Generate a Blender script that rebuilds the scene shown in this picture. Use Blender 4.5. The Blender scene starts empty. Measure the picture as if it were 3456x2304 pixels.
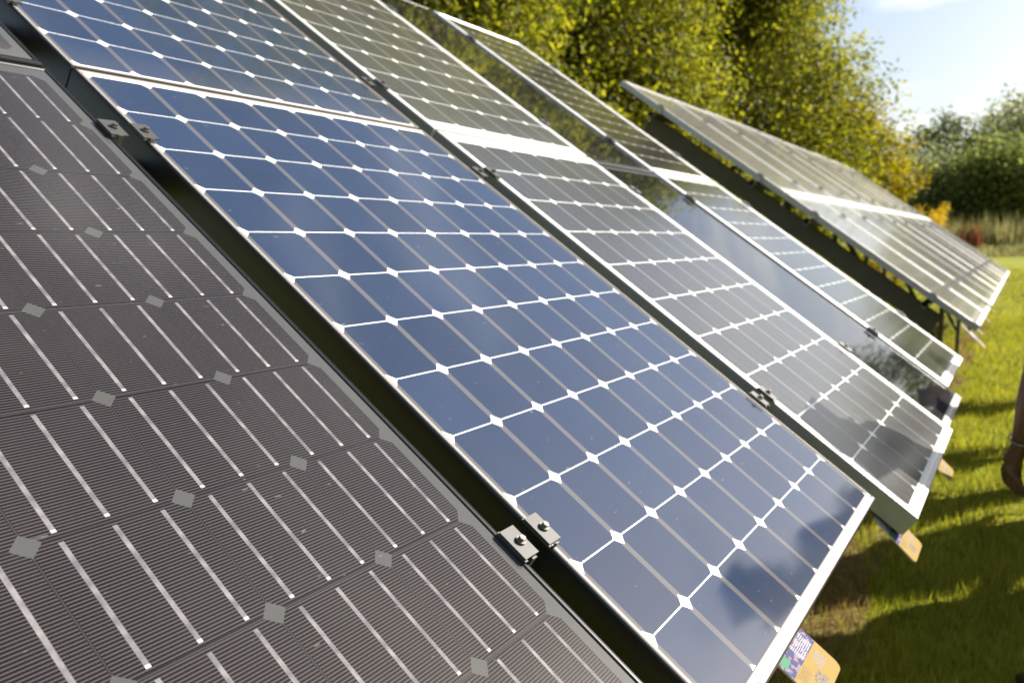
import bpy, bmesh, math, random
import numpy as np
from mathutils import Matrix, Vector
R = math.radians
random.seed(7)
scene = bpy.context.scene
COL = scene.collection

# ------------------------------------------------------------------ camera
BASE = 1.216          # height of the plane origin (lower panels' top edge) above world zero is set by EDGE_H
TILT = R(35)
EDGE_H = 0.91         # bottom edge of the panels above the lawn
Z0 = EDGE_H + 1.577 * math.sin(TILT)
CAM = Vector((-0.90983, -1.52824, -0.31090 + Z0))
cam_d = bpy.data.cameras.new('camera')
cam = bpy.data.objects.new('camera', cam_d); COL.objects.link(cam)
cam_d.sensor_width = 22.2
cam_d.lens = 0.803357 * 22.2
cam_d.clip_start = 0.02; cam_d.clip_end = 3000
rot = Matrix(((0.5286372761, 0.1061831482, -0.8421803663),
              (-0.8488466491, 0.0677791711, -0.5242760249),
              (0.0014130083, 0.9920338316, 0.1259638060)))
cam.matrix_world = Matrix.Translation(CAM) @ rot.to_4x4()
cam_d.dof.use_dof = True
cam_d.dof.focus_distance = 0.92
cam_d.dof.aperture_fstop = 4.0
scene.camera = cam

# ------------------------------------------------------------------ light
SUN_DIR = Vector((0.783, -0.622, 0.0)).normalized()     # horizontal direction towards the sun
SUN_EL = R(34)
sun_vec = Vector((SUN_DIR.x * math.cos(SUN_EL), SUN_DIR.y * math.cos(SUN_EL), math.sin(SUN_EL)))
sd = bpy.data.lights.new('sun', 'SUN'); sd.energy = 4.8; sd.angle = R(0.5); sd.color = (1.0, 0.93, 0.82)
so = bpy.data.objects.new('sun', sd); COL.objects.link(so)
so.rotation_euler = (-sun_vec).to_track_quat('-Z', 'Y').to_euler()

world = bpy.data.worlds.new('World'); scene.world = world; world.use_nodes = True
wt = world.node_tree; wt.nodes.clear()
sky = wt.nodes.new('ShaderNodeTexSky'); sky.sky_type = 'NISHITA'; sky.sun_disc = False
sky.sun_elevation = SUN_EL; sky.sun_rotation = math.atan2(SUN_DIR.x, SUN_DIR.y)
sky.air_density = 1.0; sky.dust_density = 2.6; sky.ozone_density = 1.0
bg = wt.nodes.new('ShaderNodeBackground'); bg.inputs[1].default_value = 0.062
wo = wt.nodes.new('ShaderNodeOutputWorld')
tc = wt.nodes.new('ShaderNodeTexCoord')
mp = wt.nodes.new('ShaderNodeMapping'); mp.inputs['Scale'].default_value = (1.6, 1.6, 7.0)
mp.inputs['Location'].default_value = (0.35, 0.1, 0.4)
nz = wt.nodes.new('ShaderNodeTexNoise'); nz.inputs['Scale'].default_value = 2.2; nz.inputs['Detail'].default_value = 7
nz.inputs['Roughness'].default_value = 0.55
cr = wt.nodes.new('ShaderNodeValToRGB'); cr.color_ramp.elements[0].position = 0.53; cr.color_ramp.elements[1].position = 0.72
mx = wt.nodes.new('ShaderNodeMix'); mx.data_type = 'RGBA'
mx.inputs[7].default_value = (8.5, 8.6, 8.8, 1)
L = wt.links
L.new(tc.outputs['Generated'], mp.inputs[0]); L.new(mp.outputs[0], nz.inputs[0]); L.new(nz.outputs[0], cr.inputs[0])
L.new(cr.outputs[0], mx.inputs[0]); L.new(sky.outputs[0], mx.inputs[6]); L.new(mx.outputs[2], bg.inputs[0]); L.new(bg.outputs[0], wo.inputs[0])

vs = scene.view_settings
vs.view_transform = 'Standard'; vs.look = 'None'; vs.gamma = 1.0; vs.exposure = 1.34; vs.use_curve_mapping = False
scene.render.engine = 'CYCLES'

# ------------------------------------------------------------------ node maths
class S:
    """a socket with arithmetic"""
    def __init__(s, nt, sock): s.nt = nt; s.k = sock
    def _m(s, op, *a):
        n = s.nt.nodes.new('ShaderNodeMath'); n.operation = op
        for i, v in enumerate((s,) + a):
            if isinstance(v, S): s.nt.links.new(v.k, n.inputs[i])
            else: n.inputs[i].default_value = v
        return S(s.nt, n.outputs[0])
    def __add__(s, o): return s._m('ADD', o)
    def __sub__(s, o): return s._m('SUBTRACT', o)
    def __mul__(s, o): return s._m('MULTIPLY', o)
    def __truediv__(s, o): return s._m('DIVIDE', o)
    def fract(s): return s._m('FRACT')
    def floor(s): return s._m('FLOOR')
    def abs(s): return s._m('ABSOLUTE')
    def lt(s, o): return s._m('LESS_THAN', o)
    def gt(s, o): return s._m('GREATER_THAN', o)
    def mx(s, o): return s._m('MAXIMUM', o)
    def inv(s):
        n = s.nt.nodes.new('ShaderNodeMath'); n.operation = 'SUBTRACT'; n.inputs[0].default_value = 1
        s.nt.links.new(s.k, n.inputs[1]); return S(s.nt, n.outputs[0])

def mixc(nt, f, a, b):
    n = nt.nodes.new('ShaderNodeMix'); n.data_type = 'RGBA'
    for i, v in ((0, f), (6, a), (7, b)):
        if isinstance(v, S): nt.links.new(v.k, n.inputs[i])
        elif isinstance(v, (int, float)): n.inputs[i].default_value = v
        else: n.inputs[i].default_value = (*v, 1)
    return S(nt, n.outputs[2])

def new_mat(name):
    m = bpy.data.materials.new(name); m.use_nodes = True
    nt = m.node_tree; p = nt.nodes['Principled BSDF']
    return m, nt, p

def noise(nt, scale, detail=3, vec=None, rough=0.5):
    n = nt.nodes.new('ShaderNodeTexNoise'); n.inputs['Scale'].default_value = scale; n.inputs['Detail'].default_value = detail
    n.inputs['Roughness'].default_value = rough
    if vec is None:
        t = nt.nodes.new('ShaderNodeTexCoord'); vec = t.outputs['Object']
    nt.links.new(vec, n.inputs['Vector'])
    return S(nt, n.outputs[0])

def ramp(nt, fac, stops):
    n = nt.nodes.new('ShaderNodeValToRGB'); e = n.color_ramp.elements
    while len(e) < len(stops): e.new(0.5)
    for i, (p, c) in enumerate(stops): e[i].position = p; e[i].color = (*c, 1)
    nt.links.new(fac.k, n.inputs[0]); return S(nt, n.outputs[0])

def simple(name, col, rough=0.5, metal=0.0, var=0.25, scale=8.0, spec=0.5):
    m, nt, p = new_mat(name)
    f = noise(nt, scale, 4)
    c = mixc(nt, f, tuple(x * (1 - var) for x in col), tuple(min(1, x * (1 + var)) for x in col))
    nt.links.new(c.k, p.inputs['Base Color'])
    p.inputs['Roughness'].default_value = rough; p.inputs['Metallic'].default_value = metal
    p.inputs['Specular IOR Level'].default_value = spec
    return m

# ------------------------------------------------------------------ mesh helpers
class MB:
    def __init__(s): s.v = []; s.f = []; s.m = []
    def quad(s, a, b, c, d, mi=0):
        n = len(s.v); s.v += [tuple(a), tuple(b), tuple(c), tuple(d)]; s.f.append((n, n+1, n+2, n+3)); s.m.append(mi)
    def box(s, lo, hi, mi=0, xf=None):
        x0, y0, z0 = lo; x1, y1, z1 = hi
        P = [(x0,y0,z0),(x1,y0,z0),(x1,y1,z0),(x0,y1,z0),(x0,y0,z1),(x1,y0,z1),(x1,y1,z1),(x0,y1,z1)]
        if xf: P = [tuple(xf(Vector(q))) for q in P]
        n = len(s.v); s.v += P
        for f in ((3,2,1,0),(4,5,6,7),(0,1,5,4),(1,2,6,5),(2,3,7,6),(3,0,4,7)):
            s.f.append(tuple(n+i for i in f)); s.m.append(mi)
    def tube(s, pts, rad, seg=8, mi=0, cap=True):
        """tapered tube along a list of points"""
        base = len(s.v); k = len(pts)
        if not hasattr(rad, '__len__'): rad = [rad]*k
        for i, p in enumerate(pts):
            p = Vector(p)
            d = (Vector(pts[min(i+1,k-1)]) - Vector(pts[max(i-1,0)])).normalized()
            a = d.orthogonal().normalized(); b = d.cross(a)
            if i and (a.dot(la) < 0.2):
                a = (la - d*la.dot(d)).normalized(); b = d.cross(a)
            elif i:
                a = (la - d*la.dot(d)).normalized(); b = d.cross(a)
            la = a
            for j in range(seg):
                t = 2*math.pi*j/seg
                s.v.append(tuple(p + (a*math.cos(t)+b*math.sin(t))*rad[i]))
        for i in range(k-1):
            for j in range(seg):
                s.f.append((base+i*seg+j, base+i*seg+(j+1)%seg, base+(i+1)*seg+(j+1)%seg, base+(i+1)*seg+j)); s.m.append(mi)
        if cap:
            s.f.append(tuple(base+j for j in reversed(range(seg)))); s.m.append(mi)
            s.f.append(tuple(base+(k-1)*seg+j for j in range(seg))); s.m.append(mi)
    def mesh(s, name, mats, smooth=False, bevel=0):
        me = bpy.data.meshes.new(name); me.from_pydata(s.v, [], s.f)
        for m in mats: me.materials.append(m)
        me.polygons.foreach_set('material_index', s.m)
        if smooth: me.polygons.foreach_set('use_smooth', [True]*len(s.f))
        me.update(); return me

def link(name, me, parent=None, loc=None):
    o = bpy.data.objects.new(name, me); COL.objects.link(o)
    if parent: o.parent = parent
    if loc is not None: o.location = loc
    return o
def tag(o, label=None, cat=None, group=None, kind=None):
    if label: o['label'] = label
    if cat: o['category'] = cat
    if group: o['group'] = group
    if kind: o['kind'] = kind
    return o
def empty(name, loc, rot=(0,0,0)):
    o = bpy.data.objects.new(name, None); COL.objects.link(o); o.location = loc; o.rotation_euler = rot
    o.empty_display_size = 0.2
    return o
CT, ST = math.cos(TILT), math.sin(TILT)
def PW(u, v, n=0.0):                      # array plane -> world
    return Vector((u, v*CT - n*ST, Z0 + v*ST + n*CT))
def copy_tree(o, parent=None):
    c = o.copy(); COL.objects.link(c)
    if parent: c.parent = parent
    for ch in list(o.children): copy_tree(ch, c)
    return c
def lawn(x, y):                           # the lawn rises gently in the distance
    d = math.hypot(x, y); return 0.045*max(0, d-18) 

# ------------------------------------------------------------------ materials
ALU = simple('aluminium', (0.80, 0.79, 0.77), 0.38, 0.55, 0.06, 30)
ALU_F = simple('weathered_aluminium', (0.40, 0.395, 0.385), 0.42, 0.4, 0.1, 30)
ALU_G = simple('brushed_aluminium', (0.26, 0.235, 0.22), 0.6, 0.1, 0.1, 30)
ALU_SHADE = simple('shaded_aluminium', (0.26, 0.26, 0.255), 0.45, 0.15, 0.1, 30)  # same silver frame metal, shade on its sides painted as a darker colour
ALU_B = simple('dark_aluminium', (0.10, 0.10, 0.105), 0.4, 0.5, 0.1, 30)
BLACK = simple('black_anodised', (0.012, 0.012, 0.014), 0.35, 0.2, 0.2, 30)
GALV = simple('galvanised_steel', (0.065, 0.065, 0.064), 0.5, 0.2, 0.15, 40)
STEEL = simple('bolt_steel', (0.25, 0.24, 0.23), 0.3, 0.8, 0.08, 60)
DARKSTEEL = simple('rail_steel', (0.05, 0.05, 0.048), 0.5, 0.4, 0.2, 20)
WOOD = simple('rafter_board', (0.085, 0.075, 0.05), 0.75, 0, 0.3, 5)
BACK = simple('backsheet', (0.25, 0.25, 0.25), 0.6, 0, 0.1)

def laminate(name, kind, W, H, pu, pv, hx, hy, ch, cell, line, strip=None, hx2=None, rough=0.06, spec=0.5, back=(0.8,0.8,0.78), cellvar=0.2, bump=0.0):
    """glass over cells; UV is in metres from the lower left corner of the cell field, field size W x H"""
    m, nt, p = new_mat(name)
    uv = nt.nodes.new('ShaderNodeUVMap'); sp = nt.nodes.new('ShaderNodeSeparateXYZ'); nt.links.new(uv.outputs[0], sp.inputs[0])
    x, y = S(nt, sp.outputs[0]), S(nt, sp.outputs[1])
    lx = ((x/pu).fract()-0.5)*pu; ly = ((y/pv).fract()-0.5)*pv
    dx, dy = lx.abs(), ly.abs()
    inside = x.gt(0)*x.lt(W)*y.gt(0)*y.lt(H)
    oct_ = (dx+dy).lt(ch)
    cellm = dx.lt(hx)*dy.lt(hy)*oct_*inside
    wn = nt.nodes.new('ShaderNodeTexWhiteNoise'); wn.noise_dimensions = '2D'
    cmb = nt.nodes.new('ShaderNodeCombineXYZ')
    nt.links.new((x/pu).floor().k, cmb.inputs[0]); nt.links.new((y/pv).floor().k, cmb.inputs[1]); nt.links.new(cmb.outputs[0], wn.inputs['Vector'])
    rnd = S(nt, wn.outputs['Value'])
    n1 = noise(nt, 9, 4, uv.outputs[0])
    rnd = rnd*0.6 + n1*0.4
    cc = mixc(nt, rnd, tuple(c*(1-cellvar) for c in cell), tuple(c*(1+cellvar) for c in cell))
    if kind == 'fingers':
        fing = (y/0.0037).fract().lt(0.36)*dy.lt(hy-0.0008)*dx.lt(hx-0.0006)
        cc = mixc(nt, fing, cc, (0.062, 0.053, 0.051))
        b0 = dx.lt(0.0025); b1 = (dx-0.0505).abs().lt(0.0025)
        bus = b0.mx(b1)*dy.lt(hy-0.005)
        tone = ramp(nt, noise(nt, 60, 3, uv.outputs[0]), [(0.38, (0.10,0.098,0.112)), (0.72, (0.21,0.20,0.204))])
        cc = mixc(nt, bus, cc, tone)
        tip = bus*ly.lt(-(hy-0.0085))
        cc = mixc(nt, tip, cc, (0.42, 0.39, 0.37))
    if kind == 'streaks':
        st = (x/0.0066).fract().lt(0.4)
        cc = mixc(nt, st*0.55, cc, tuple(c*0.55 for c in cell))
        b = (dx-0.026).abs().lt(0.0022)
        cc = mixc(nt, b*0.5, cc, (0.12,0.12,0.12))
    base = mixc(nt, cellm, back, cc)
    if line is not None:
        base = mixc(nt, inside*cellm.inv(), base, line)
    base = mixc(nt, inside*oct_.inv(), base, back)
    if name == 'blue_cells':
        base = mixc(nt, x.lt(0.0).mx(x.gt(W)), base, (0.15, 0.15, 0.155))
    if strip is not None:
        sm = dx.gt(hx2)*dy.lt(hy)*oct_*inside
        base = mixc(nt, sm, base, strip)
    # dust and dried water marks
    du = noise(nt, 3.2, 6, uv.outputs[0], 0.65)
    dust = ramp(nt, du, [(0.42, (0,0,0)), (0.75, (0.018,0.018,0.018))])
    base = mixc(nt, dust, base, (0.30, 0.29, 0.27))
    mpn = nt.nodes.new('ShaderNodeMapping'); mpn.inputs['Scale'].default_value = (38, 170, 1); nt.links.new(uv.outputs[0], mpn.inputs[0])
    fl = noise(nt, 1.0, 2, mpn.outputs[0]).gt(0.735)
    base = mixc(nt, fl*0.30, base, (0.26, 0.25, 0.24))
    edge = ramp(nt, y*1.0 + n1*0.10, [(0.0, (0.16,0.16,0.16)), (0.16, (0,0,0))])
    base = mixc(nt, edge, base, (0.20, 0.18, 0.15))
    nt.links.new(base.k, p.inputs['Base Color'])
    rr = ramp(nt, du, [(0.3, (rough,)*3), (0.8, (min(1, rough*1.6+0.02),)*3)])
    nt.links.new(rr.k, p.inputs['Roughness'])
    p.inputs['IOR'].default_value = 1.5
    p.inputs['Specular IOR Level'].default_value = spec
    if bump:
        bp = nt.nodes.new('ShaderNodeBump'); bp.inputs['Strength'].default_value = bump; bp.inputs['Distance'].default_value = 0.002
        nb = noise(nt, 2.5, 2, uv.outputs[0]); nt.links.new(nb.k, bp.inputs['Height']); nt.links.new(bp.outputs[0], p.inputs['Normal'])
    return m

M_A = laminate('grey_finger_cells', 'fingers', 0.939, 1.565, 0.1565, 0.1565, 0.0776, 0.0774, 0.1425,
               (0.006, 0.005, 0.0065), (0.034, 0.033, 0.034), rough=0.10, spec=0.36, back=(0.062,0.063,0.063), cellvar=0.3)
M_B = laminate('blue_cells', 'plain', 1.016, 1.524, 0.127, 0.127, 0.0625, 0.0625, 0.1128,
               (0.018, 0.031, 0.066), (0.86,0.86,0.84), strip=(0.088,0.088,0.096), hx2=0.0570, rough=0.07, back=(0.86,0.86,0.84), cellvar=0.22, bump=0.02)
M_C = laminate('grey_poly_cells', 'streaks', 0.957, 1.585, 0.1595, 0.1585, 0.0780, 0.0776, 0.1435,
               (0.050, 0.051, 0.053), (0.82,0.82,0.80), strip=(0.115,0.115,0.115), hx2=0.0705, rough=0.15, back=(0.86,0.86,0.84), cellvar=0.15)
M_D = laminate('black_film', 'plain', 0.61, 1.53, 0.62, 0.153, 0.4, 0.0761, 9,
               (0.010, 0.011, 0.014), (0.10,0.10,0.11), rough=0.015, back=(0.012,0.012,0.014), cellvar=0.1)
M_E = laminate('olive_cells', 'plain', 0.78, 1.488, 0.13, 0.124, 0.064, 0.0608, 0.116,
               (0.030, 0.030, 0.028), (0.80,0.80,0.78), strip=(0.06,0.06,0.058), hx2=0.0625, rough=0.07, back=(0.75,0.75,0.73), cellvar=0.15)
M_F = laminate('grey_stripe_cells', 'streaks', 0.88, 1.44, 0.147, 0.16, 0.0735, 0.0782, 9,
               (0.19, 0.186, 0.182), (0.42,0.42,0.41), rough=0.08, back=(0.36,0.36,0.35), cellvar=0.15)

# ------------------------------------------------------------------ panels
def panel_mesh(w, h, ft, lip_s, lip_e, lip_top, mats, field, lam):
    """frame ring (mitred rails, rounded lip) and laminate, local origin at the middle of the bottom edge"""
    fr = MB(); x0, x1 = -w/2, w/2
    def rail(p0, p1, inward, lip):
        # profile (across, height): outer wall, rounded lip, ridge, inner drop, bottom flange
        pr = [(0, -ft), (0, -0.004), (0.0015, -0.001), (0.004, 0.0), (lip*0.45, 0.0), (lip*0.5, -0.004), (lip*0.55, 0.0), (lip-0.0015, 0.0), (lip, -0.0012), (lip, -0.009), (0.0025, -0.009), (0.0025, -ft+0.002), (0.022, -ft+0.002), (0.022, -ft)]
        return pr
    corners = [(x0,0),(x1,0),(x1,h),(x0,h)]
    lips = [lip_e, lip_s, lip_top, lip_s]
    rings = []
    for k in range(4):
        a, b = corners[k], corners[(k+1)%4]
        lip = lips[k]; prev, nxt = lips[k-1], lips[(k+1)%4]
        pr = rail(a, b, None, lip)
        d = Vector((b[0]-a[0], b[1]-a[1])).normalized(); inn = Vector((-d.y, d.x))
        n = len(fr.v); cnt = len(pr)
        for (t, z) in pr:
            f = t/lip
            pa = Vector(a) + inn*t + d*(f*prev if t <= lip else prev*f)
            pb = Vector(b) + inn*t - d*(f*nxt)
            fr.v.append((pa.x, pa.y, z)); fr.v.append((pb.x, pb.y, z))
        for i in range(cnt):
            j = (i+1) % cnt
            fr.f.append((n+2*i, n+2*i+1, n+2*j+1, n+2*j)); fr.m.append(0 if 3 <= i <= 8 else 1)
    frame = fr.mesh('frame', mats)
    g = 0.004
    me = bpy.data.meshes.new('laminate')
    zt, zb = -0.0022, -0.0068
    v = [(x0+g,g,zt),(x1-g,g,zt),(x1-g,h-g,zt),(x0+g,h-g,zt),(x0+g,g,zb),(x1-g,g,zb),(x1-g,h-g,zb),(x0+g,h-g,zb)]
    me.from_pydata(v, [], [(0,1,2,3),(7,6,5,4),(4,5,1,0),(5,6,2,1),(6,7,3,2),(7,4,0,3)])
    me.materials.append(lam); me.materials.append(BACK)
    uv = me.uv_layers.new(name='UVMap')
    fx, fy = field
    for lp in me.loops:
        c = me.vertices[lp.vertex_index].co
        uv.data[lp.index].uv = (c.x - x0 - fx, c.y - fy)
    me.polygons.foreach_set('material_index', [0,1,1,1,1,1]); me.update()
    return frame, me

def panel(label, u0, u1, v0, v1, n, lam, frame_mats, field, ft=0.046, lip_s=0.012, lip_e=0.026, lip_top=None, group=None, meshes=None):
    w, h = u1-u0, v1-v0
    o = empty('solar_panel', PW((u0+u1)/2, v0, n), (TILT, 0, 0))
    tag(o, label, 'solar panel', group)
    fm, lm = meshes or panel_mesh(w, h, ft, lip_s, lip_e, lip_top or lip_e, frame_mats, field, lam)
    link('frame', fm, o); link('laminate', lm, o)
    return o, (fm, lm)

mainrow = 'panels of the near array'
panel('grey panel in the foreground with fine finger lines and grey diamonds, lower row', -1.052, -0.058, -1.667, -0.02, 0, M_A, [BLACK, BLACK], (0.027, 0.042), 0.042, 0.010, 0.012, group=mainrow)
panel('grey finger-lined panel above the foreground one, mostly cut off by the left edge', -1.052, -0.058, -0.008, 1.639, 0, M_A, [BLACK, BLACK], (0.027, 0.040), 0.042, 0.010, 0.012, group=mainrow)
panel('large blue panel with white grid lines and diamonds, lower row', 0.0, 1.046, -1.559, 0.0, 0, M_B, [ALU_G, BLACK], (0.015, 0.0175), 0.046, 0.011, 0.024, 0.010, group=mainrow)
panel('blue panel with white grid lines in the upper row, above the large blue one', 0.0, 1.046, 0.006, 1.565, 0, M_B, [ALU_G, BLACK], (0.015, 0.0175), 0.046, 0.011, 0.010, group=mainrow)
panel('matt grey white-framed panel right of the large blue one, lower row', 1.118, 2.143, -1.657, 0.008, 0.004, M_C, [ALU, ALU_SHADE], (0.030, 0.030), 0.056, 0.028, 0.022, 0.022, group=mainrow)
panel('matt grey white-gridded panel right of the upper blue one', 1.118, 2.143, 0.017, 1.70, 0.004, M_C, [ALU, ALU_SHADE], (0.030, 0.056), 0.056, 0.028, 0.022, 0.022, group=mainrow)
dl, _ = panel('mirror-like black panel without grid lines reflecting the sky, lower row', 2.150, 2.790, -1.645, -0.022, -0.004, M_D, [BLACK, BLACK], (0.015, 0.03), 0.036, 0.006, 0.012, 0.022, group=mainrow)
def end_strip():
    m, nt, p = new_mat('ticked_end_strip')
    t = nt.nodes.new('ShaderNodeTexCoord'); sp = nt.nodes.new('ShaderNodeSeparateXYZ'); nt.links.new(t.outputs['Object'], sp.inputs[0])
    x, y = S(nt, sp.outputs[0]), S(nt, sp.outputs[1])
    tick = (x/0.062).fract().lt(0.55)*y.gt(0.012)*y.lt(0.024)
    c = mixc(nt, tick, (0.17, 0.17, 0.17), (0.55, 0.53, 0.50)); nt.links.new(c.k, p.inputs['Base Color']); p.inputs['Roughness'].default_value = 0.5
    b = MB(); b.box((-0.312, 0.002, 0.0004), (0.312, 0.030, 0.0022)); link('end_strip', b.mesh('end_strip', [m]), dl)
end_strip()
panel('mirror-like black panel reflecting the hedge, upper row', 2.150, 2.790, -0.010, 1.605, -0.004, M_D, [BLACK, BLACK], (0.015, 0.03), 0.036, 0.006, 0.026, 0.016, group=mainrow)
panel('narrow olive-grey panel with white frame at the far end of the near array, lower row', 2.800, 3.685, -1.580, 0.0, 0.002, M_E, [ALU, ALU], (0.050, 0.040), 0.046, 0.034, 0.034, 0.020, group=mainrow)
panel('narrow olive-grey panel with rows of white diamonds, upper row, top corner against the hedge', 2.800, 3.685, 0.012, 1.572, 0.002, M_E, [ALU, ALU], (0.050, 0.024), 0.046, 0.034, 0.020, 0.024, group=mainrow)

ordinal = ['first', 'second', 'third', 'fourth', 'fifth', 'sixth', 'seventh', 'eighth', 'ninth', 'tenth']
F0, FP = 5.46, 1.062
tops = [1.68, 1.70, 1.73, 1.78, 1.75, 1.72, 1.74, 1.78, 1.74, 1.70]
lowm = upm = None
for i in range(10):
    u0 = F0 + i*FP; u1 = u0 + FP - 0.012
    _, lowm = panel('pale striped panel of the far array, lower row, %s from its left end' % ordinal[i], u0, u1, -1.58, 0.03, 0.003*(i % 3), M_F, [ALU_F, ALU_F], (0.085, 0.075), 0.046, 0.028, 0.034, 0.045, group='panels of the far array', meshes=lowm)
    panel('pale striped panel of the far array, upper row, %s from its left end' % ordinal[i], u0, u1, 0.045, tops[i], 0.003*(i % 3), M_F, [ALU_F, ALU_F], (0.085, 0.09), 0.046, 0.028, 0.05, 0.030, group='panels of the far array')

# ------------------------------------------------------------------ racks
def clamp_parts(rack, u, v, n, w, two=False):
    """flat pressed plate with turned-down end and a hexagon bolt"""
    c = MB()
    xf = lambda q: PW(u+q.x, v+q.y, n+q.z)
    w *= 0.88
    c.box((-w/2, -0.024, 0.0045), (w/2, 0.024, 0.0075), 0, xf)
    c.box((-w/2, -0.026, 0.0015), (-w/2+0.006, 0.026, 0.0042), 0, xf)
    c.box((-w/2+0.010, -0.029, -0.06), (w/2-0.012, -0.0262, 0.0085), 0, xf)
    o = link('clamp', c.mesh('clamp', [GALV]), rack)
    b = MB()
    b.tube([PW(u+0.002, v, n+0.0086), PW(u+0.002, v, n+0.011)], 0.0072, 12)
    b.tube([PW(u+0.002, v, n+0.0111), PW(u+0.002, v, n+0.0155)], 0.0050, 6)
    link('bolt', b.mesh('bolt', [STEEL]), o)

RV = (-1.222, -0.232, 0.270, 1.262)
def rack(label, ua, ub, joints, legs, rail_out):
    r = empty('mounting_rack', (ua, -1.3, 0)); r_inv = Matrix.Translation(r.location).inverted()
    tag(r, label, 'rack')
    before = set(COL.objects)
    for v in RV:
        m = MB()
        x0, x1 = ua-rail_out, ub+0.06
        for lo, hi in (((0,-0.022,-0.103),(1,0.022,-0.0995)), ((0,-0.022,-0.099),(1,-0.0185,-0.062)), ((0,0.0185,-0.099),(1,0.022,-0.062))):
            m.box((x0, v+lo[1], lo[2]), (x1, v+hi[1], hi[2]), 0, lambda q: PW(q.x, q.y, q.z))
        link('rail', m.mesh('rail', [DARKSTEEL]), r)
    for u in legs:
        m = MB(); m.box((u, -1.36, -0.245), (u+0.05, 1.34, -0.106), 0, lambda q: PW(q.x, q.y, q.z))
        link('rafter', m.mesh('rafter', [WOOD]), r)
        for yy, wd in ((-0.84, 0.045), (0.72, 0.06)):
            m = MB(); v = (yy + (-0.2)*ST)/CT
            top = PW(u, v, -0.2).z
            m.box((u+0.055, yy-wd/2, -0.3), (u+0.055+wd, yy+wd/2, top), 0); link('post', m.mesh('post', [WOOD]), r)
        m = MB()
        a = Vector((u+0.10, -0.66, 0.05)); b = PW(u+0.10, 0.1, -0.22)
        m.tube([a, b], 0.028, 6); link('brace', m.mesh('brace', [WOOD]), r)
    for (u, n, w) in joints:
        for v in RV: clamp_parts(r, u, v, n, w)
    for o in set(COL.objects) - before:
        if o.parent == r: o.matrix_parent_inverse = r_inv
    return r

rack('dark rail rack with steel clamps carrying the near array', -1.05, 3.70,
     [(-1.06, 0, 0.036), (-0.0515, 0, 0.036), (0.008, 0, 0.034), (1.060, 0.0, 0.030), (1.124, 0.004, 0.034), (2.152, 0.004, 0.044), (2.796, 0.002, 0.036), (3.682, 0.002, 0.036)],
     (-0.9, 0.5, 1.9, 3.3), 0.02)
rack('dark board and rail rack with clamps carrying the far array', F0, F0+10*FP,
     [(F0+0.002, 0, 0.04)] + [(F0+i*FP-0.006, 0.006, 0.05) for i in range(1, 11)],
     (5.60, 8.3, 11.0, 13.7, 15.9), 0.11)

# ------------------------------------------------------------------ info plates
def plate_mat():
    m, nt, p = new_mat('printed_plate')
    t = nt.nodes.new('ShaderNodeUVMap'); sp = nt.nodes.new('ShaderNodeSeparateXYZ'); nt.links.new(t.outputs[0], sp.inputs[0])
    x, y = S(nt, sp.outputs[0]), S(nt, sp.outputs[1]) + 0.17
    f = noise(nt, 20, 3, t.outputs[0])
    c = mixc(nt, f, (0.19, 0.122, 0.018), (0.235, 0.152, 0.024))
    def blk(c, x0, x1, y0, y1, col): return mixc(nt, x.gt(x0)*x.lt(x1)*y.gt(y0)*y.lt(y1), c, col)
    nb = noise(nt, 11, 3, t.outputs[0])
    c = mixc(nt, y.gt(0.58)*x.gt(0.0)*x.lt(1), c, (0.02, 0.025, 0.10))
    c = mixc(nt, y.gt(0.58)*nb.gt(0.54), c, (0.16,0.12,0.17))
    c = mixc(nt, y.gt(0.83)*nb.gt(0.40), c, (0.26,0.245,0.27))
    c = blk(c, 0.05, 0.24, 0.70, 0.82, (0.03,0.16,0.08))
    # illegible small print: white rules in the blue field, dark rules below
    rule = (y/0.028).fract().gt(0.45)
    wv = noise(nt, 60, 2, t.outputs[0]).gt(0.45)
    c = mixc(nt, rule*wv*x.gt(0.45)*x.lt(0.88)*y.gt(0.60)*y.lt(0.80), c, (0.34,0.33,0.35))
    c = mixc(nt, rule*wv*x.gt(0.10)*x.lt(0.40)*y.gt(0.44)*y.lt(0.56), c, (0.12,0.08,0.03))
    big = noise(nt, 34, 2, t.outputs[0]).gt(0.50)
    c = mixc(nt, big*x.gt(0.62)*x.lt(0.86)*y.gt(0.36)*y.lt(0.52), c, (0.17,0.15,0.18))
    c = mixc(nt, big*x.gt(0.32)*x.lt(0.56)*y.gt(0.24)*y.lt(0.40), c, (0.07,0.07,0.13))
    c = mixc(nt, y.lt(0.12)*x.lt(1), c, (0.08,0.075,0.17))
    nt.links.new(c.k, p.inputs['Base Color']); p.inputs['Roughness'].default_value = 0.6; p.inputs['Specular IOR Level'].default_value = 0.12
    return m
M_PLATE = plate_mat()
PLATE_EDGE = simple('plate_edge', (0.4, 0.39, 0.36), 0.5)
def plate_mesh(w, h, r=0.014, t=0.003):
    pts = []
    for cx, cy, a0 in ((w/2-r, -r, 0), (-w/2+r, -r, 90), (-w/2+r, -h+r, 180), (w/2-r, -h+r, 270)):
        for k in range(5):
            a = R(a0 + k*22.5); pts.append((cx+r*math.cos(a), cy+r*math.sin(a)))
    n = len(pts); me = bpy.data.meshes.new('board')
    me.from_pydata([(x,y,t) for x,y in pts]+[(x,y,0) for x,y in pts], [], [tuple(range(n)), tuple(reversed(range(n,2*n)))]+[(i, n+i, n+(i+1)%n, (i+1)%n) for i in range(n)])
    me.materials.append(M_PLATE); me.materials.append(PLATE_EDGE)
    uv = me.uv_layers.new(name='UVMap')
    for lp in me.loops:
        c = me.vertices[lp.vertex_index].co; uv.data[lp.index].uv = (c.x/w+0.5, c.y/h+1)
    me.polygons.foreach_set('material_index', [0]+[1]*(n+1)); me.update(); return me
PL = plate_mesh(0.136, 0.125)
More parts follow.
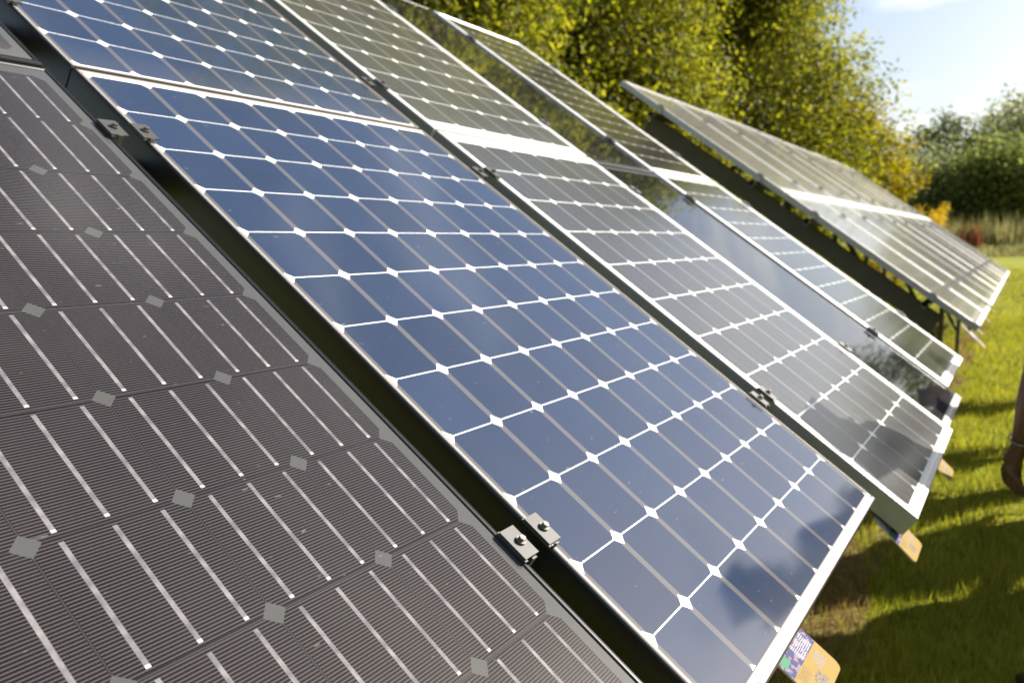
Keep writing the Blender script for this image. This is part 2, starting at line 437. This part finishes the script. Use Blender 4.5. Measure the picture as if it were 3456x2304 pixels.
def info_plate(label, u, v, n, drop, group='info plates under the panels', stake=False):
    o = empty('info_plate', PW(u, v, n), (TILT + drop, 0, 0)); tag(o, label, 'sign', group)
    link('board', PL, o)
    b = MB(); b.box((-0.03, -0.02, -0.006), (0.03, 0.06, -0.0008), 0); link('bracket', b.mesh('bracket', [GALV]), o)
    if stake:
        s = MB(); p = PW(u, v, n)
        inv = (Matrix.Translation(p) @ Matrix.Rotation(TILT+drop, 4, 'X')).inverted()
        s.tube([inv @ Vector((p.x, p.y-0.03, -0.1)), inv @ Vector((p.x, p.y-0.03, p.z-0.03))], 0.007, 8); link('stake', s.mesh('stake', [DARKSTEEL]), o)
    return o
info_plate('yellow and blue printed plate under the large blue panel', 0.322, -1.520, -0.040, 0)
info_plate('shaded yellow plate hanging below the white corner of the matt grey panel', 1.165, -1.59, -0.060, R(8))
info_plate('yellow plate below the mirror-like black panel, half in shadow', 1.885, -1.60, -0.042, R(8))
info_plate('small yellow plate on the rail end in the gap between the two arrays', 4.80, -1.54, 0.0, R(10))
for i in range(10):
    info_plate('small yellow plate under the %s panel of the far array' % ordinal[i], F0 + 0.22 + i*FP, -1.56, -0.05, R(5)).scale = (0.6, 0.7, 1)

# ------------------------------------------------------------------ ground
def ground():
    n = 150; xs = np.concatenate([-np.geomspace(600, 3, 40), np.linspace(-2.9, 30, 90), np.geomspace(31, 900, 50)])
    ys = np.concatenate([-np.geomspace(600, 6.2, 40), np.linspace(-6, 12, 70), np.geomspace(12.5, 600, 40)])
    X, Y = np.meshgrid(xs, ys); rng = np.random.default_rng(3)
    D = np.hypot(X, Y); Z = 0.045*np.clip(D-18, 0, 60) + rng.normal(0, 0.006, X.shape)*(D < 40)
    V = np.stack([X, Y, Z], -1).reshape(-1, 3); nx, ny = len(xs), len(ys)
    F = []
    for j in range(ny-1):
        for i in range(nx-1): F.append((j*nx+i, j*nx+i+1, (j+1)*nx+i+1, (j+1)*nx+i))
    me = bpy.data.meshes.new('lawn_ground'); me.from_pydata(V.tolist(), [], F)
    m, nt, p = new_mat('lawn_soil')
    t = nt.nodes.new('ShaderNodeTexCoord'); sp = nt.nodes.new('ShaderNodeSeparateXYZ'); nt.links.new(t.outputs['Object'], sp.inputs[0])
    big = noise(nt, 0.35, 5, rough=0.6); fine = noise(nt, 14, 5, rough=0.7); med = noise(nt, 2.2, 4)
    g = ramp(nt, big*0.5 + fine*0.25 + med*0.25, [(0.34, (0.11, 0.13, 0.010)), (0.5, (0.19, 0.205, 0.015)), (0.66, (0.27, 0.265, 0.03))])
    y = S(nt, sp.outputs[1]); x = S(nt, sp.outputs[0])
    strip = ((y + 0.88).abs() - med*0.45).lt(-0.03) * x.gt(-2) * x.lt(16.5)
    g = mixc(nt, strip*0.85, g, ramp(nt, fine, [(0.35, (0.10, 0.075, 0.03)), (0.65, (0.20, 0.15, 0.06))]))
    under = y.gt(-0.6)*y.lt(1.9)*x.gt(-2)*x.lt(16.5)  # dark soil beneath the panels, with their shade painted into the colour
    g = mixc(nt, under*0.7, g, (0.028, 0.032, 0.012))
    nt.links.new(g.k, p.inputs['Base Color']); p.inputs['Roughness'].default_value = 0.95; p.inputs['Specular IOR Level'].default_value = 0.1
    bp = nt.nodes.new('ShaderNodeBump'); bp.inputs['Strength'].default_value = 0.6; bp.inputs['Distance'].default_value = 0.03
    nt.links.new(fine.k, bp.inputs['Height']); nt.links.new(bp.outputs[0], p.inputs['Normal'])
    me.materials.append(m)
    me.polygons.foreach_set('use_smooth', [True]*len(F))
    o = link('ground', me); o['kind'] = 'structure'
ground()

def leaf_material(name, c0, c1, trans=0.45, rough=0.5, spec=0.35):
    m, nt, p = new_mat(name)
    a = nt.nodes.new('ShaderNodeAttribute'); a.attribute_name = 'tint'
    c = mixc(nt, S(nt, a.outputs['Fac']), c0, c1)
    nt.links.new(c.k, p.inputs['Base Color']); p.inputs['Roughness'].default_value = rough; p.inputs['Specular IOR Level'].default_value = spec
    tr = nt.nodes.new('ShaderNodeBsdfTranslucent')
    h = nt.nodes.new('ShaderNodeHueSaturation'); h.inputs['Saturation'].default_value = 1.1; h.inputs['Value'].default_value = 1.5
    nt.links.new(c.k, h.inputs['Color']); nt.links.new(h.outputs[0], tr.inputs[0])
    ms = nt.nodes.new('ShaderNodeMixShader'); ms.inputs[0].default_value = trans
    nt.links.new(p.outputs[0], ms.inputs[1]); nt.links.new(tr.outputs[0], ms.inputs[2])
    nt.links.new(ms.outputs[0], nt.nodes['Material Output'].inputs[0])
    return m

def fast_mesh(name, V, quads, tint, mat, tri=False):
    k = 3 if tri else 4
    me = bpy.data.meshes.new(name); nf = len(quads)
    me.vertices.add(len(V)); me.vertices.foreach_set('co', V.astype(np.float32).ravel())
    me.loops.add(nf*k); me.loops.foreach_set('vertex_index', quads.astype(np.int32).ravel())
    me.polygons.add(nf); me.polygons.foreach_set('loop_start', np.arange(0, nf*k, k, dtype=np.int32))
    me.polygons.foreach_set('loop_total', np.full(nf, k, dtype=np.int32))
    me.update(calc_edges=True); me.validate()
    at = me.attributes.new('tint', 'FLOAT', 'FACE'); at.data.foreach_set('value', tint.astype(np.float32))
    me.materials.append(mat); return me

def blades(P, Hh, Wd, rng, lean=0.5):
    n = len(P); az = rng.uniform(0, 2*np.pi, n); la = rng.uniform(0, 2*np.pi, n); lm = rng.uniform(0.1, lean, n)*Hh
    dx = np.stack([np.cos(az), np.sin(az), np.zeros(n)], 1)*(Wd/2)[:, None]
    tip = P + np.stack([np.cos(la)*lm, np.sin(la)*lm, Hh], 1)
    V = np.stack([P-dx, P+dx, tip], 1).reshape(-1, 3)
    return V, np.arange(3*n).reshape(n, 3)

M_GRASS = leaf_material('grass_blade', (0.090, 0.108, 0.010), (0.35, 0.33, 0.055), 0.45, 0.5, 0.3)
M_DRY = leaf_material('dry_grass', (0.17, 0.105, 0.045), (0.34, 0.24, 0.11), 0.3, 0.8, 0.1)
def grass():
    rng = np.random.default_rng(11)
    f2 = np.array([0.849, 0.529]); r2 = np.array([0.529, -0.849]); c2 = np.array([CAM.x, CAM.y])
    PP, HH, WW = [], [], []
    for z0, z1, dens, hh, ww in ((2.2, 3.6, 5200, 0.045, 0.0045), (3.6, 5.5, 3600, 0.045, 0.006), (5.5, 9, 1700, 0.05, 0.009), (9, 15, 700, 0.055, 0.014), (15, 26, 190, 0.06, 0.025)):
        l1 = 0.78*z1; area = (z1-z0)*(l1+0.2)
        n = int(area*dens)
        zz = rng.uniform(z0, z1, n); ll = rng.uniform(-0.2*0+0.15*z0, l1, n)
        P = c2 + zz[:, None]*f2 + ll[:, None]*r2
        P3 = np.c_[P, 0.045*np.clip(np.hypot(P[:,0], P[:,1])-18, 0, 60)]
        keep = ~((P[:,1] > -0.55+0.1*rng.normal(size=n)) & (P[:,0] < 16.3) & (rng.uniform(size=n) > 0.25))
        P3 = P3[keep]; n = len(P3)
        PP.append(P3); HH.append(hh*rng.uniform(0.5, 1.6, n)); WW.append(ww*rng.uniform(0.6, 1.4, n))
    P = np.vstack(PP); H = np.concatenate(HH); W = np.concatenate(WW)
    cl = np.sin(P[:,0]*2.1+P[:,1]*1.3)*np.sin(P[:,1]*2.7-P[:,0]*0.9)*0.5 + np.sin(P[:,0]*7.3+1)*np.sin(P[:,1]*6.1)*0.3
    H = H*(1+0.35*cl)
    V, Q = blades(P, H, W, rng)
    strip = (np.abs(P[:,1]+0.88) < 0.10+0.10*np.sin(P[:,0]*3.1)) & (P[:,0] < 16.4) & (rng.uniform(size=len(P)) < 0.8)
    tint = np.clip(0.45 + 0.3*cl + rng.normal(0, 0.22, len(P)), 0, 1)
    for nm, msk, mt in (('grass', ~strip, M_GRASS), ('dry_grass', strip, M_DRY)):
        idx = np.nonzero(msk)[0]
        Vs = V.reshape(-1, 3, 3)[idx].reshape(-1, 3)
        o = link(nm, fast_mesh(nm, Vs, np.arange(len(Vs)).reshape(-1, 3), tint[idx], mt, True))
        tag(o, 'short sunlit yellow green lawn grass right of the panels' if nm == 'grass' else 'brown dry grass strip beneath the lower edge of the panels', 'grass', kind='stuff')
grass()

# ------------------------------------------------------------------ trees
BARK = simple('bark', (0.075, 0.060, 0.045), 0.9, 0, 0.4, 12, 0.1)
def leaf_cloud(blobs, n, size, rng, shell=0.55, flat=0.0):
    """leaf quads spread through a set of blobs, thicker towards their outsides and gathered on twigs"""
    vol = np.array([b[3]*b[4]*b[5] for b in blobs])**0.75; pk = rng.choice(len(blobs), n, p=vol/vol.sum())
    B = np.array(blobs)[pk]
    tw = max(1, n//18)                                   # twigs
    tid = rng.integers(0, tw, n)
    tb = rng.choice(len(blobs), tw, p=vol/vol.sum()); TB = np.array(blobs)[tb]
    d = rng.normal(size=(tw, 3)); d /= np.linalg.norm(d, axis=1)[:, None]
    r = (shell + (1-shell)*rng.uniform(size=tw)) * (1 + 0.20*np.sin(5*d[:,0]+3*d[:,2]+tb) + 0.08*np.clip(rng.normal(size=tw), -1.5, 1.3))
    T = TB[:, :3] + d*TB[:, 3:6]*r[:, None]
    P = T[tid] + np.clip(rng.normal(size=(n, 3)), -1.8, 1.8)*size*1.7
    nrm = d[tid]*0.5 + np.array([0, 0, 0.55]) + rng.normal(size=(n, 3))*0.6
    nrm /= np.linalg.norm(nrm, axis=1)[:, None]
    a = np.cross(nrm, rng.normal(size=(n, 3))); a /= np.linalg.norm(a, axis=1)[:, None]
    b = np.cross(nrm, a); s = size*rng.uniform(0.6, 1.35, n)[:, None]
    V = np.stack([P - a*s*0.55, P - b*s*0.30 + nrm*s*0.06, P + a*s*0.55 - nrm*s*0.08, P + b*s*0.30 + nrm*s*0.06], 1).reshape(-1, 3)
    tint = np.clip(0.5 + 0.22*rng.normal(size=tw)[tid] + 0.22*rng.normal(size=n), 0, 1)
    return V, np.arange(4*n).reshape(n, 4), tint

def tree(name, label, cat, x, y, h, rad, base, nleaf, size, mat, seed, nb=26, group=None, trunk_r=0.16, squash=1.0, rx=None, shell=0.5):
    rng = np.random.default_rng(seed)
    z = lawn(x, y); o = empty(name, (x, y, z)); tag(o, label, cat, group)
    blobs = []
    for k in range(nb):
        t = rng.uniform(0.02, 1)**0.85
        prof = math.sin(math.pi*(0.30+0.62*t))**0.7
        ang = k*2.4 + rng.uniform(-0.5, 0.5); rr = rad*prof*rng.uniform(0.35, 0.82)
        br = rad*rng.uniform(0.28, 0.46)
        blobs.append((rr*math.cos(ang)*(rx or 1), rr*math.sin(ang), base + (h-base)*t*0.93, br, br, br*0.75*squash))
    V, Q, tint = leaf_cloud(blobs, nleaf, size, rng, shell)
    V[:, 2] = np.maximum(V[:, 2], 0.03)
    link('crown', fast_mesh('crown', V, Q, tint, mat), o)
    tm = MB()
    top = h*0.8
    tm.tube([(0,0,-0.2),(0.05*rad,0,h*0.2),(-0.04*rad,0.03*rad,h*0.5),(0,0,top)], [trunk_r*1.25, trunk_r, trunk_r*0.65, trunk_r*0.15], 9)
    for b in blobs[::2]:
        zb = max(0.15*h, b[2]-rad*0.6); zb = min(zb, top*0.9)
        mid = (b[0]*0.5, b[1]*0.5, (zb+b[2])/2-0.04*rad)
        tm.tube([(0,0,zb), mid, b[:3], (b[0]*1.25, b[1]*1.25, b[2]+b[5]*0.5)], [trunk_r*0.40, trunk_r*0.26, trunk_r*0.13, trunk_r*0.03], 6)
    link('trunk', tm.mesh('trunk', [BARK], True), o)
    return o

L_YEL = leaf_material('beech_leaf', (0.045, 0.062, 0.009), (0.275, 0.265, 0.036), 0.5, 0.6, 0.14)
L_GOLD = leaf_material('golden_leaf', (0.14, 0.12, 0.008), (0.34, 0.27, 0.015), 0.4, 0.6, 0.15)
L_MID = leaf_material('mid_green_leaf', (0.085, 0.110, 0.030), (0.23, 0.25, 0.075), 0.48, 0.7, 0.1)
L_DARK = leaf_material('dark_green_leaf', (0.060, 0.084, 0.036), (0.15, 0.175, 0.075), 0.4, 0.7, 0.1)
L_GREY = leaf_material('grey_green_leaf', (0.14, 0.155, 0.07), (0.32, 0.33, 0.17), 0.45, 0.7, 0.1)

hg = 'beech trees behind the arrays'
tree('beech_tree', 'large yellow green beech tree behind the upper left corner of the far array', 'tree', 8.2, 6.6, 9.5, 3.9, 0.0, 300000, 0.088, L_YEL, 1, 80, hg, 0.22)
tree('beech_tree', 'yellow green beech tree reaching the top left of the photo behind the near array', 'tree', 3.6, 8.0, 9.0, 3.8, 0.0, 190000, 0.088, L_YEL, 2, 60, hg, 0.2)
tree('beech_tree', 'yellow green beech tree behind the middle of the far array', 'tree', 13.2, 6.6, 9.8, 3.9, 0.0, 290000, 0.095, L_YEL, 3, 80, hg, 0.22)
tree('beech_tree', 'beech tree with thin feathery twigs against the sky, rightmost of the beeches', 'tree', 18.8, 5.6, 9.8, 4.1, 0.0, 190000, 0.105, L_YEL, 4, 70, hg, 0.2, shell=0.3)
tree('beech_tree', 'beech tree farthest back, filling the gap between the two rightmost beeches', 'tree', 23.4, 7.0, 10.4, 4.4, 0.0, 170000, 0.105, L_YEL, 6, 60, hg, 0.2)
tree('golden_shrub', 'golden yellow shrub showing above the right part of the far array', 'shrub', 22.6, 2.9, 5.0, 2.4, 0.0, 40000, 0.11, L_GOLD, 5, 18, None, 0.06)

f2 = Vector((0.849, 0.529)); r2 = Vector((0.529, -0.849))
def at(px, z):                     # ground point in the direction of photo column px at depth z
    k = (px*1.4694 - 1728)/2776.4
    q = Vector((CAM.x, CAM.y)) + f2*z + r2*(k*z); return q.x, q.y
def hgt(py, z, x, y): return 1.5 + (800 - py*1.4694)/2776.4*z - lawn(x, y)
far = 'trees at the far edge of the lawn'
FT = [ # px, depth, top py, radius, leaves, mat, label
  (2140, 66, 283, 4.6, 9000, L_DARK, 'dark green tree with an open crown at the far edge of the lawn'),
  (2060, 60, 400, 3.2, 6000, L_DARK, 'low dark tree at the far edge just right of the golden shrub'),
  (2290, 62, 262, 4.2, 9000, L_MID, 'mid green tree at the far edge with a rising crown'),
  (2375, 56, 225, 4.6, 9000, L_GREY, 'tall grey green tree cut by the right edge of the photo'),
  (2110, 50, 372, 3.4, 8000, L_GREY, 'pale grey green bush below the dark open tree'),
  (2215, 48, 352, 3.6, 9000, L_MID, 'rounded mid green bush in the middle of the far edge'),
  (2315, 46, 330, 3.6, 9000, L_MID, 'broad mid green bush near the right edge of the photo'),
]
for i, (px, z, py, rad, nl, mt, lb) in enumerate(FT):
    x, y = at(px, z); tree('far_tree' if i < 4 else 'far_bush', lb, 'tree' if i < 4 else 'bush', x, y, hgt(py, z, x, y), rad, 0.3, nl, 0.30 if i < 4 else 0.26, mt, 20+i, 22, far, 0.14, shell=0.4)
# the same edge of the lawn goes on outside the frame and shows only in the glass
for i, (ang, d, h) in enumerate(((-5.2, 92, 17.5), (-9, 90, 17.5), (-13, 88, 16.5), (-17, 80, 15), (-22, 70, 14), (-28, 64, 13), (-34, 62, 13))):
    a = R(ang); x, y = CAM.x + d*math.cos(a), CAM.y + d*math.sin(a)
    if math.degrees(math.atan2(y-CAM.y, x-CAM.x)) > 0: continue
    tree('far_tree', 'green tree at the lawn edge beyond the frame', 'tree', x, y, h, 5.2, 0.3, 8000, 0.36, L_MID, 50+i, 24, 'trees seen only in the glass', 0.16)

# ------------------------------------------------------------------ tall weeds
M_WEED = leaf_material('weed_stem', (0.060, 0.085, 0.022), (0.30, 0.255, 0.125), 0.45, 0.8, 0.1)
M_DOCK = leaf_material('red_dock', (0.09, 0.035, 0.02), (0.19, 0.075, 0.04), 0.3, 0.8, 0.1)
M_FLOWER = leaf_material('yellow_flower', (0.50, 0.33, 0.01), (0.75, 0.54, 0.02), 0.3, 0.6, 0.2)
def weeds(name, label, cat, px0, px1, z, hlo, hhi, n, mat, seed, wd=0.05, kind='stuff', depth=4):
    rng = np.random.default_rng(seed)
    P = []
    for _ in range(n):
        x, y = at(rng.uniform(px0, px1), z + rng.uniform(0, depth)); P.append((x, y, lawn(x, y)))
    P = np.array(P); H = rng.uniform(hlo, hhi, n)*(0.72+0.28*np.sin(P[:,0]*1.1+P[:,1]*1.7)+0.25*np.sin(P[:,0]*2.9-P[:,1]*2.3)); W = rng.uniform(0.6, 1.5, n)*wd
    V, Q = blades(P, H, W, rng, 0.35)
    o = link(name, fast_mesh(name, V, Q, np.clip(rng.normal(0.5, 0.28, n), 0, 1), mat, True))
    tag(o, label, cat, kind=kind); return o
weeds('tall_weeds', 'tan and green tall weeds along the far edge of the lawn', 'weeds', 2090, 2480, 36, 0.3, 1.5, 6500, M_WEED, 61, 0.05)
weeds('red_weeds', 'dark red dock stalks among the tall weeds below the bushes', 'weeds', 2140, 2250, 35.3, 0.5, 1.35, 190, M_DOCK, 62, 0.08, depth=1)
weeds('rough_grass', 'pale rough grass in front of the tall weeds', 'grass', 2060, 2480, 31, 0.12, 0.42, 5500, M_WEED, 64, 0.05, depth=6)
def goldenrod():
    x, y = at(2130, 36); z = lawn(x, y); o = empty('goldenrod', (x, y, z)); tag(o, 'clump of yellow flowers showing above the right edge of the far array', 'flowers')
    rng = np.random.default_rng(63); n = 1500
    bl = [(rng.uniform(-.55,.55), rng.uniform(-.5,.5), rng.uniform(0.95, 1.75), 0.16, 0.16, 0.13) for _ in range(20)]
    V, Q, t = leaf_cloud(bl, n, 0.07, rng, 0.3); link('flower_heads', fast_mesh('flower_heads', V, Q, t, M_FLOWER), o)
    P = np.c_[rng.uniform(-.6,.6,160), rng.uniform(-.5,.5,160), np.zeros(160)]
    V, Q = blades(P, rng.uniform(0.9,1.6,160), np.full(160, 0.05), rng, 0.2); link('stems', fast_mesh('stems', V, Q, rng.uniform(0,0.5,160), M_WEED, True), o)
goldenrod()

# ------------------------------------------------------------------ people
SKIN = simple('dark_skin', (0.105, 0.056, 0.043), 0.5, 0, 0.18, 9, 0.35)
SHIRT = simple('navy_shirt', (0.03, 0.035, 0.06), 0.85, 0, 0.2, 12, 0.2)
TROUSERS = simple('dark_trousers', (0.025, 0.025, 0.03), 0.9, 0, 0.2, 12, 0.2)
SHOE = simple('black_leather', (0.010, 0.010, 0.011), 0.35, 0, 0.2, 20)
HAIR = simple('black_hair', (0.012, 0.010, 0.009), 0.6, 0, 0.3, 40)
def skin_mesh(name, V, E, Rr, mat, root=0, sub=2):
    me = bpy.data.meshes.new(name); me.from_pydata(V, E, [])
    o = bpy.data.objects.new(name, me); COL.objects.link(o)
    sk = o.modifiers.new('s', 'SKIN'); sk.use_smooth_shade = True; sk.branch_smoothing = 0.4
    for i, r in enumerate(Rr):
        d = me.skin_vertices[0].data[i]; d.radius = r if hasattr(r, '__len__') else (r, r); d.use_root = (i == root)
    sb = o.modifiers.new('d', 'SUBSURF'); sb.levels = sub; sb.render_levels = sub
    dg = bpy.context.evaluated_depsgraph_get(); ev = o.evaluated_get(dg)
    m2 = bpy.data.meshes.new_from_object(ev); m2.materials.clear(); m2.materials.append(mat)
    bpy.data.objects.remove(o); return m2
def make_person(out=0.0):
    # standing, looking at the panels (towards local +Y), arms hanging, forearm slightly forward
    o = empty('person', (0,0,0))
    V = [(0,0,0.95),(0,0.01,1.10),(0,0.0,1.28),(0,-0.01,1.42),(0,-0.005,1.49),(0,0.015,1.56),(0,0.03,1.63),(0,0.02,1.70)]
    Rr = [(0.155,0.11),(0.14,0.10),(0.165,0.11),(0.12,0.08),(0.055,0.055),(0.072,0.085),(0.078,0.095),(0.055,0.065)]
    E = [(i,i+1) for i in range(7)]
    def swing(p, s):
        if s > 0 or not out: return p
        if p[2] < 0.86:
            wx, wy = -0.275, 0.065; a, b = p[0]-wx, p[1]-wy; ct, st = math.cos(R(24)), math.sin(R(24)); p = (wx + 1.1*(a*ct-b*st), wy + 1.1*(a*st+b*ct), 0.865 + 1.1*(p[2]-0.865))
        sx, sz = -0.185, 1.40; x, z = p[0]-sx, p[2]-sz; c, n = math.cos(out), math.sin(out)
        return (sx + x*c + z*n, p[1], sz + z*c - x*n)
    def add(p, r, frm, s=1):
        p = swing(p, s); V.append(p); Rr.append(r); E.append((frm, len(V)-1)); return len(V)-1
    for s in (-1, 1):
        h = add((s*0.10, 0, 0.88), 0.085, 0); k = add((s*0.11, 0.015, 0.50), 0.056, h); c = add((s*0.112, -0.01, 0.33), 0.052, k); a = add((s*0.115, -0.02, 0.09), 0.036, c); add((s*0.12, 0.13, 0.035), 0.034, a)
        sh = add((s*0.185, -0.01, 1.40), 0.058, 3); el = add((s*0.245, -0.03, 1.12), 0.042, sh, s); fa = add((s*0.258, 0.0, 1.02), 0.043, el, s); wr = add((s*0.275, 0.065, 0.865), 0.026, fa, s)
        pa = add((s*0.278, 0.085, 0.815), (0.036, 0.022), wr, s); kn = add((s*0.278, 0.10, 0.775), (0.040, 0.018), pa, s)
        for j, (dy, ln) in enumerate(((0.033, 0.078), (0.011, 0.088), (-0.011, 0.082), (-0.031, 0.064))):
            b = Vector((s*0.278, 0.10+dy, 0.772 - 0.003*j))
            p1 = add(tuple(b), 0.0095, kn, s)
            p2 = add(tuple(b + Vector((-s*0.010, 0.004, -ln*0.45))), 0.0088, p1, s)
            p3 = add(tuple(b + Vector((-s*0.030, 0.002, -ln*0.75))), 0.008, p2, s)
            add(tuple(b + Vector((-s*0.050, 0.0, -ln*0.72))), 0.007, p3, s)
        t1 = add((s*0.262, 0.128, 0.815), 0.012, pa, s); t2 = add((s*0.252, 0.146, 0.782), 0.0105, t1, s); add((s*0.243, 0.148, 0.755), 0.0085, t2, s)
    link('body', skin_mesh('body', V, E, Rr, SKIN), o)
    # clothes as slightly larger skins over the same skeleton
    SV = [(0,0,0.90),(0,0.01,1.10),(0,0.0,1.28),(0,-0.01,1.42),(0,-0.005,1.455)]; SR = [(0.175,0.135),(0.158,0.118),(0.182,0.126),(0.138,0.096),(0.075,0.075)]
    SE = [(0,1),(1,2),(2,3),(3,4)]
    for s in (-1, 1):
        SV += [(s*0.187,-0.01,1.40), swing((s*0.232,-0.025,1.20), s)]; SR += [0.074, 0.062]; n = len(SV); SE += [(3,n-2),(n-2,n-1)]
    link('shirt', skin_mesh('shirt', SV, SE, SR, SHIRT), o)
    TV = [(0,0,0.96)]; TR = [(0.172,0.13)]; TE = []
    for s in (-1, 1):
        b = len(TV); TV += [(s*0.10,0,0.87),(s*0.11,0.015,0.50),(s*0.112,-0.01,0.30),(s*0.115,-0.02,0.07)]; TR += [0.102, 0.078, 0.07, 0.062]; TE += [(0,b),(b,b+1),(b+1,b+2),(b+2,b+3)]
    link('trousers', skin_mesh('trousers', TV, TE, TR, TROUSERS), o)
    for s in (-1, 1):
        m = skin_mesh('shoe', [(s*0.115,-0.055,0.05),(s*0.118,0.04,0.048),(s*0.12,0.15,0.036),(s*0.12,0.185,0.032)], [(0,1),(1,2),(2,3)], [(0.042,0.05),(0.046,0.05),(0.050,0.036),(0.036,0.028)], SHOE)
        link('shoe', m, o)
    HV = [(0,0.0,1.66),(0,0.005,1.715),(0,-0.035,1.60)]; HR = [(0.088,0.098),(0.066,0.076),(0.075,0.07)]
    link('hair', skin_mesh('hair', HV, [(0,1),(0,2)], HR, HAIR), o)
    def bit(nm, pts, rad):
        m = MB(); m.tube(pts, rad, 8); link(nm, m.mesh(nm, [SKIN if nm != 'eye' else HAIR], True), o)
    for s in (-1, 1):
        bit('eye', [(s*0.032,0.108,1.635),(s*0.032,0.120,1.635)], 0.010)
        bit('ear', [(s*0.078,0.02,1.60),(s*0.084,0.015,1.65)], [0.012,0.018])
    bit('nose', [(0,0.105,1.63),(0,0.135,1.595)], [0.009,0.017]); bit('mouth', [(-0.028,0.103,1.56),(0.028,0.103,1.56)], 0.008)
    return o
ARM = R(-5)
per = make_person(ARM)
tag(per, 'bare brown forearm with a thin silver bracelet hanging in at the right edge', 'person')
def bracelet(o):
    c = Vector((-0.2735, 0.058, 0.882)); ax = Vector((-0.017, 0.065, -0.155)).normalized()
    a = ax.orthogonal().normalized(); b = ax.cross(a); m = MB()
    pts = [c + (a*math.cos(t)+b*math.sin(t))*0.0345 for t in [2*math.pi*i/20 for i in range(20)]]
    sx, sz = -0.185, 1.40; cc, nn = math.cos(ARM), math.sin(ARM)
    pts = [Vector((sx+(q.x-sx)*cc+(q.z-sz)*nn, q.y, sz+(q.z-sz)*cc-(q.x-sx)*nn)) for q in pts]
    m.tube(pts+[pts[0]], 0.0028, 6); return link('bracelet', m.mesh('bracelet', [STEEL], True), o)
bracelet(per)
# group standing along the array; only the first reaches into the frame, the rest throw the shadows on grass and glass
spots = [(2.08, -1.787, -75, 1.0), (3.40, -2.16, 5, 1.0), (4.18, -2.03, 5, 1.03), (5.02, -1.90, -15, 1.0), (6.20, -1.95, 20, 1.0), (8.25, -2.05, 0, 1.03),
         (4.47, -2.28, 30, 1.0), (4.80, -2.35, 10, 1.0), (3.25, -2.45, 0, 1.0), (3.84, -2.35, 0, 0.92)]
for i, (x, y, a, s) in enumerate(spots):
    o = per if i == 0 else copy_tree(per)
    o.location = (x, y, 0); o.rotation_euler = (0, 0, R(a)); o.scale = (s, s, s)
    if i: tag(o, 'person standing outside the right edge whose shadow falls on the lawn', 'person', 'people outside the right edge')
